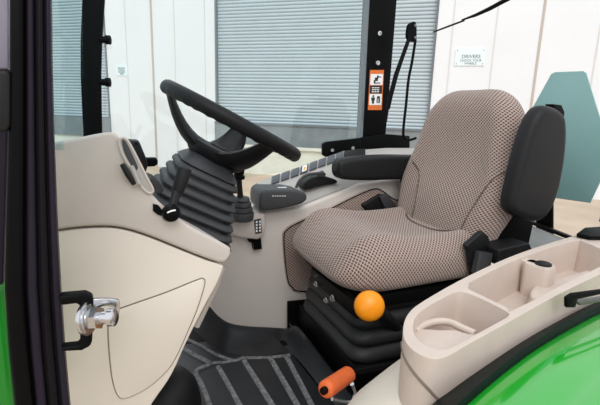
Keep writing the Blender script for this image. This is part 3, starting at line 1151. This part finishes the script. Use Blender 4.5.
# ---- green fender with rubber trim
fe = empty('rear_fender', (0.9, 0.45, 1.0), 'glossy green curved rear fender with black rubber edge', 'fender')
tr_px = [(430, 440), (448, 410), (470, 388), (500, 363), (530, 341), (565, 320), (600, 302), (650, 281), (720, 258)]
def near_y(x): return 0.385 + (x - 440) * 0.00128
A1 = spline([P(x, y, Y=near_y(x)) for x, y in tr_px], 6)
A2 = spline([P(x + 6, y + 8, Y=near_y(x) - 0.010) for x, y in tr_px], 6)
A0 = [p + V((0.0, 0.04, -0.03)) for p in A1]
b = MB()
b.loft([[p + V((0, 0, -0.05)) for p in A0], A0, A1, [a.lerp(c, 0.5) + V((0, -0.002, 0.008)) for a, c in zip(A1, A2)], A2, [p + V((0, 0.0, -0.03)) for p in A2]], closed=False)
b.build('rubber_trim', SEALG, fe, sharp=60, label='black rubber edge trim')
def off(rows, dy, dz): return [p + V((0.0, dy, dz)) for p in rows]


b = MB()
rows = [off(A2, 0.004, -0.004), off(A2, -0.012, 0.004), off(A2, -0.05, 0.004), off(A2, -0.085, 0.000), off(A2, -0.10, -0.012), off(A2, -0.105, -0.022), off(A2, -0.13, -0.032), off(A2, -0.20, -0.045), off(A2, -0.26, -0.07), off(A2, -0.29, -0.12), off(A2, -0.30, -0.3)]
b.loft(rows, closed=False)
b.build('fender_panel', GREEN, fe, sharp=70)

# ---- cab frame: near door post with striker, far posts
cf = empty('cab_frame', (0.6, 1.2, 0.85), 'black painted tractor cab frame with door post and far posts', 'frame')
YP = 0.60
def strip(lx, rx, Y, dep, name, m, parent=cf, bev=0.004):
    b = MB()
    b.prism(pxs(lx + rx[::-1], Y=Y), (0, dep, 0))
    return b.build(name, m, parent, bevel=bev)


ys = (-30, 60, 140, 215, 290, 350, 450)
Lf = [9, 9, 8, 6, 4, 8, 18]
def lineof(off): return [(l + off_, y) for l, off_, y in zip(Lf, off, ys)]


Rt = [50, 51, 53, 56, 60, 64, 73]
def mix(t): return [(l + (r - l) * t, y) for l, r, y in zip(Lf, Rt, ys)]


dp = strip(mix(0.0), mix(1.0), YP + 0.012, 0.02, 'door_post', PILLAR)
strip(mix(0.02), mix(0.34), YP - 0.002, 0.014, 'door_seal', BLACKG, dp)
strip(mix(0.40), mix(0.60), YP + 0.004, 0.012, 'post_molding', PURPLE, dp)
strip(mix(0.66), mix(0.80), YP + 0.0, 0.014, 'post_molding', PILLAR, dp)
strip(mix(0.86), mix(1.0), YP + 0.006, 0.012, 'post_molding', PURPLE, dp)
# door striker on the post
ds = MB()
Ys = 0.57
thk = V((0, 0.016, 0))
ds.prism(pxs([(58, 297), (62, 296), (85, 294), (92, 297), (93, 302), (92, 342), (90, 347), (82, 351), (62, 352), (60, 348), (78, 346), (80, 342), (80, 306), (76, 304), (60, 306)], Y=Ys), thk)
dso = ds.build('striker_bracket', BLACKG, dp, bevel=0.003)
b = MB()
sc0 = P(83, 319, Y=Ys - 0.003)
ax = (P(120, 311, Y=Ys - 0.055) - sc0).normalized()
ax = V((0.9, -0.42, 0.12)).normalized()
b.lathe(sc0 + ax * 0.002, ax, [(0, 0.020), (0.003, 0.021), (0.005, 0.021), (0.0051, 0.018), (0.008, 0.018), (0.0081, 0.012), (0.012, 0.0125)], 28)
b.lathe(sc0 + ax * 0.012, ax, [(0, 0.0145), (0.010, 0.0145), (0.0101, 0.008)], 6)
b.lathe(sc0 + ax * 0.02, ax, [(0, 0.0075), (0.014, 0.0075), (0.0145, 0.0115), (0.021, 0.0115), (0.023, 0.008), (0.0231, 0)], 20)
b.build('striker_bolt', CHROME, dp, sharp=40, label='bright zinc striker bolt')
b = MB()
b.prism(spline(pxs([(86, 305), (92, 300), (104, 299), (116, 300), (120, 303), (119, 315), (116, 318), (114, 309), (104, 306), (92, 311)], Y=Ys + 0.006), 3, True), (0, 0.006, 0))
b.build('striker_tab', CHROME, dp, bevel=0.001, label='bright zinc tab')
# hinge block at the outer side of the post
b = MB()
b.prism(pxs([(-6, 70), (8, 70), (10, 75), (10, 125), (7, 132), (-6, 132)], Y=YP - 0.004), (0, 0.03, 0))
b.build('hinge', BLACK, dp, bevel=0.004)

# windscreen post (far)
fp = [(83, -30), (82, 0), (80.5, 40), (80.5, 75), (82, 110), (84, 150), (84, 190)]
fpr = [(106, -30), (104.5, 0), (102, 40), (101, 75), (101.5, 110), (102.5, 150), (103, 190)]
wpost = strip(fp, fpr, 1.80, 0.06, 'windscreen_post', BLACKG)
for y in (39.5, 82):
    b = MB()
    b.lathe(P(100.5, y, Y=1.80), (1, -0.25, 0), [(0, 0.012), (0.018, 0.012), (0.018, 0.016), (0.034, 0.016), (0.036, 0.01)], 14)
    b.build('hinge_pin', BLACKG, wpost)
# rear post (far) with bolts, decal
rp = [(370, -40), (369, 0), (366.5, 50), (363.5, 110), (361, 157)]
rpr = [(399, -40), (397, 0), (393, 50), (388, 110), (384, 157)]
rpost = strip(rp, rpr, 1.88, 0.06, 'rear_post', BLACKG)
strip([(x - 2.5, y) for x, y in rp], [(x + 0.6, y) for x, y in rp], 1.875, 0.03, 'glass_seal', STRIPW, rpost, 0.001)
for x, y in ((379.5, 33.5), (377.5, 63)):
    b = MB()
    b.lathe(P(x, y, Y=1.88), (0, -1, 0), [(0, 0.012), (0.005, 0.011), (0.0055, 0.006), (0.003, 0.005), (0.0031, 0)], 16)
    b.build('bolt', CHROME, rpost)
def decal_quad(x0, x1, y0, y1, lift):
    # decal follows the lean of the post
    lean = lambda y: -0.055 * (y - 70)
    return pxs([(x0 + lean(y1), y1), (x1 + lean(y1), y1), (x1 + lean(y0), y0), (x0 + lean(y0), y0)], Y=1.8795 - lift)


b = MB(); b.prism(decal_quad(370, 384, 70, 110, 0), (0, 0.001, 0))
dc = b.build('warning_decal', DECOR, rpost, smooth=False, label='orange and white safety decal')
b = MB(); b.prism(decal_quad(371, 383.2, 74, 85, .0008), (0, 0.0006, 0))
b.build('pictogram_panel', PAPER, dc, smooth=False)
b = MB(); b.prism(decal_quad(371, 383.2, 94, 105, .0008), (0, 0.0006, 0))
b.build('pictogram_panel', PAPER, dc, smooth=False)
b = MB(); b.prism(decal_quad(371, 383.2, 85.5, 93.5, .0008), (0, 0.0006, 0))
b.build('text_panel', INK, dc, smooth=False)
b = MB()
for qi, q in enumerate(((374.5, 376, 80, 83.5), (375.5, 378.5, 77.5, 81), (377.5, 379, 75.5, 78.5), (379, 381.5, 76.5, 77.5), (376, 381, 82.5, 83.5),
          (374, 375.6, 95.2, 97), (373, 376.4, 97.4, 100.5), (373.8, 375.8, 100.5, 103.6), (378.6, 381.4, 96.2, 98.4), (378.4, 379.4, 98.4, 103), (380.2, 381.6, 98.4, 103))):
    if qi == 5:
        b.build('pictogram', INK, dc, smooth=False)
        b = MB()
    b.prism(decal_quad(*q, .0016), (0, 0.0006, 0))
b.build('pictogram', INK, dc, smooth=False)
for y in (87.3, 89.3, 91.3):
    b = MB()
    for x in (373, 375.6, 378.2): b.prism(decal_quad(x, x + 2, y, y + 0.9, .0016), (0, 0.0006, 0))
    b.build('print_line', PAPER, dc, smooth=False)
# bracket plate at the base of the rear post
b = MB()
b.prism(pxs([(323, 144), (326, 142), (361, 138), (361, 153), (326, 157), (323, 155)], Y=1.84), (0, 0.02, 0))
bp_ = b.build('bracket_plate', BLACKG, cf, bevel=0.003)
for x, y in ((332, 150), (352.5, 148)):
    b = MB()
    b.lathe(P(x, y, Y=1.84), (0, -1, 0), [(0, 0.0095), (0.005, 0.009), (0.0055, 0.0)], 8)
    b.build('bolt', CHROME, bp_)
b = MB()
b.prism(pxs([(360, 138), (386, 134), (410, 136), (410, 158), (360, 157)], Y=1.86), (0, 0.03, 0))
b.build('post_foot', BLACKG, cf, bevel=0.004)
# far sill rail under the glass
b = MB()
b.tube([P(84, 190, Y=1.88), P(230, 215, Y=1.9), P(440, 185, Y=1.9)], 0.02, 10)
b.build('sill_rail', BLACKG, cf)
# rear sill: grey shelf with black edge strip
b = MB()
pa, pb = P(522, 220, Z=1.3), P(575, 241.5, Z=1.3)
dv = (pb - pa).normalized()
b.prism([pa + V((-0.012, 0, 0)), pb + dv * 0.25 + V((-0.012, 0, 0)), pb + dv * 0.25 + V((0.012, 0, 0)), pa - dv * 0.3 + V((0.012, 0, 0)), pa - dv * 0.3 + V((-0.012, 0, 0))], (0, 0, 0.014))
b.build('rear_edge_strip', BLACKG, cf, bevel=0.004)
b = MB()
b.prism([pa - dv * 0.3 + V((-0.014, 0, 0)), pb + dv * 0.25 + V((-0.014, 0, 0)), pb + dv * 0.25 + V((-0.35, 0, 0)), pa - dv * 0.3 + V((-0.35, 0, 0))], (0, 0, -0.02))
b.build('rear_sill', SILLG, cf, bevel=0.004)

# glazing
b = MB()
b.prism(pxs([(104, -30), (368, -30), (362, 160), (103, 200)], Y=1.868), (0, 0.004, 0))
struct(b.build('window_1', GLASSM, smooth=False))
b = MB()
fa_, fb_ = P(52, -40, Y=0.66), P(82, -40, Y=1.80)
fc_, fd_ = P(84, 150, Y=1.80), P(53, 150, Y=0.66)
b.prism([fa_, fb_, fc_, fd_], (-0.004, 0, 0))
struct(b.build('window_2', GLASST, smooth=False))

# open door edge + engine hood left of the post
dr = empty('cab_door', P(2, 150, Y=0.62), 'mauve grey edge of the open cab door left of the black post', 'door')
b = MB()
b.prism(pxs([(-140, -40), (8.6, -40), (8.6, 69), (-140, 69)], Y=0.64), (0, 0.012, 0))
b.build('door_glass_edge', MAUVE, dr, bevel=0.002)
b = MB()
b.prism(pxs([(-120, 66), (8.6, 66), (7.2, 140), (5, 215), (3, 285), (-140, 285), (-140, 66)], Y=0.655), (0, 0.02, 0))
b.build('door_rail', PURPLE, dr, bevel=0.002)
hd = MB()
hd.prism(pxs([(-500, 288), (3, 286), (8, 340), (20, 450), (-500, 450)], Y=0.69), (0, 0.13, 0))
tag(hd.build('engine_hood', GREEND, None, bevel=0.01), 'sliver of green engine hood at lower left beside the black post', 'hood')

# ---- emblem plate behind the seat
em = empty('slow_vehicle_emblem', P(575, 205, X=1.62), 'teal backed truncated triangle emblem plate behind the upright armrest', 'sign')
emp = pxs([(555, 72), (583, 71), (586, 73), (607, 140), (613, 165), (600, 182), (590, 203), (548, 197), (500, 196), (480, 170), (520, 130), (551, 74)], X=1.62)
b = MB()
b.prism(emp, (0.004, 0, 0))
ep = b.build('emblem_plate', TEAL, em, bevel=0.0015)
b = MB()
b.prism(pxs([(536, 190), (552, 190), (552, 260), (536, 260)], X=1.63), (0.01, 0, 0))
b.build('mounting_post', BLACKG, em)

# ---- rear window stay (rods and clamp) and wiper
ws = empty('window_stay', P(404, 138, Y=1.78), 'black jointed rods hanging from a clamp right of the rear post', 'stay')
YS = 1.76
b = MB()
b.tube([P(410, 36, Y=YS), P(402, 58, Y=YS), P(396, 75, Y=YS), P(390, 98, Y=YS), P(388, 109, Y=YS)], [0.009, 0.0095, 0.011, 0.011, 0.009], 10)
b.tube([P(388, 108, Y=YS), P(386, 122, Y=YS)], 0.005, 8)
b.build('stay_arm', BLACKG, ws)
b = MB()
b.tube(spline([P(415.5, 40, Y=YS + .02), P(412, 62, Y=YS + .02), P(408.5, 80, Y=YS + .02), P(406, 105, Y=YS + .02), P(403.5, 128, Y=YS + .02), P(404, 137, Y=YS + .02), P(409, 140, Y=YS + .02), P(416, 138, Y=YS + .02)], 5), 0.0065, 10)
b.build('stay_rod', BLACKG, ws)
b = MB()
b.prism(spline(pxs([(409, 26), (412, 22), (416, 22), (417, 28), (417, 34), (416.5, 41), (412, 41), (408, 37)], Y=YS - 0.006), 3, True), (0, 0.022, 0))
cl = b.build('clamp', BLACKG, ws, bevel=0.004)
for x, y in ((415, 25.5), (415, 37.5)):
    b = MB()
    b.lathe(P(x, y, Y=YS - 0.006), (0, -1, 0), [(0, 0.007), (0.004, 0.006), (0.0041, 0)], 10)
    b.build('screw', STEELG, cl)
wi = empty('rear_wiper', P(505, 0, X=1.66), 'black wiper arm and thin blade at the top of the rear window', 'wiper')
XW = 1.66
b = MB()
b.tube([P(462, 20, X=XW), P(476, 15, X=XW), P(490, 8.5, X=XW), P(503, 1.5, X=XW), P(530, -12, X=XW)], [0.004, 0.008, 0.010, 0.010, 0.010], 10)
b.build('wiper_arm', BLACKG, wi)
b = MB()
b.tube([P(433.5, 32, X=XW), P(448, 26.5, X=XW), P(464, 20.5, X=XW)], [0.0045, 0.0055, 0.005], 8)
b.tube([P(464, 20, X=XW), P(500, 3, X=XW)], 0.003, 6)
b.build('wiper_blade', BLACK, wi)

# ================================================================== LIGHT
w = bpy.data.worlds.new('overcast_sky')
SC.world = w
w.use_nodes = True
nt = w.node_tree
bg = nt.nodes['Background']
bg.inputs['Color'].default_value = (0.93, 0.97, 1.0, 1)
bg.inputs['Strength'].default_value = 1.05
sd = bpy.data.lights.new('hazy_sun', 'SUN')
sd.energy = 1.15
sd.angle = math.radians(35)
sd.color = (1.0, 0.985, 0.96)
so = bpy.data.objects.new('hazy_sun', sd)
COL.objects.link(so)
so.rotation_euler = V((0.25, 0.75, -0.75)).to_track_quat('-Z', 'Y').to_euler()

SC.view_settings.view_transform = 'Standard'
SC.view_settings.look = 'None'
SC.view_settings.gamma = 1.0
SC.view_settings.exposure = 0.2
SC.view_settings.use_curve_mapping = False
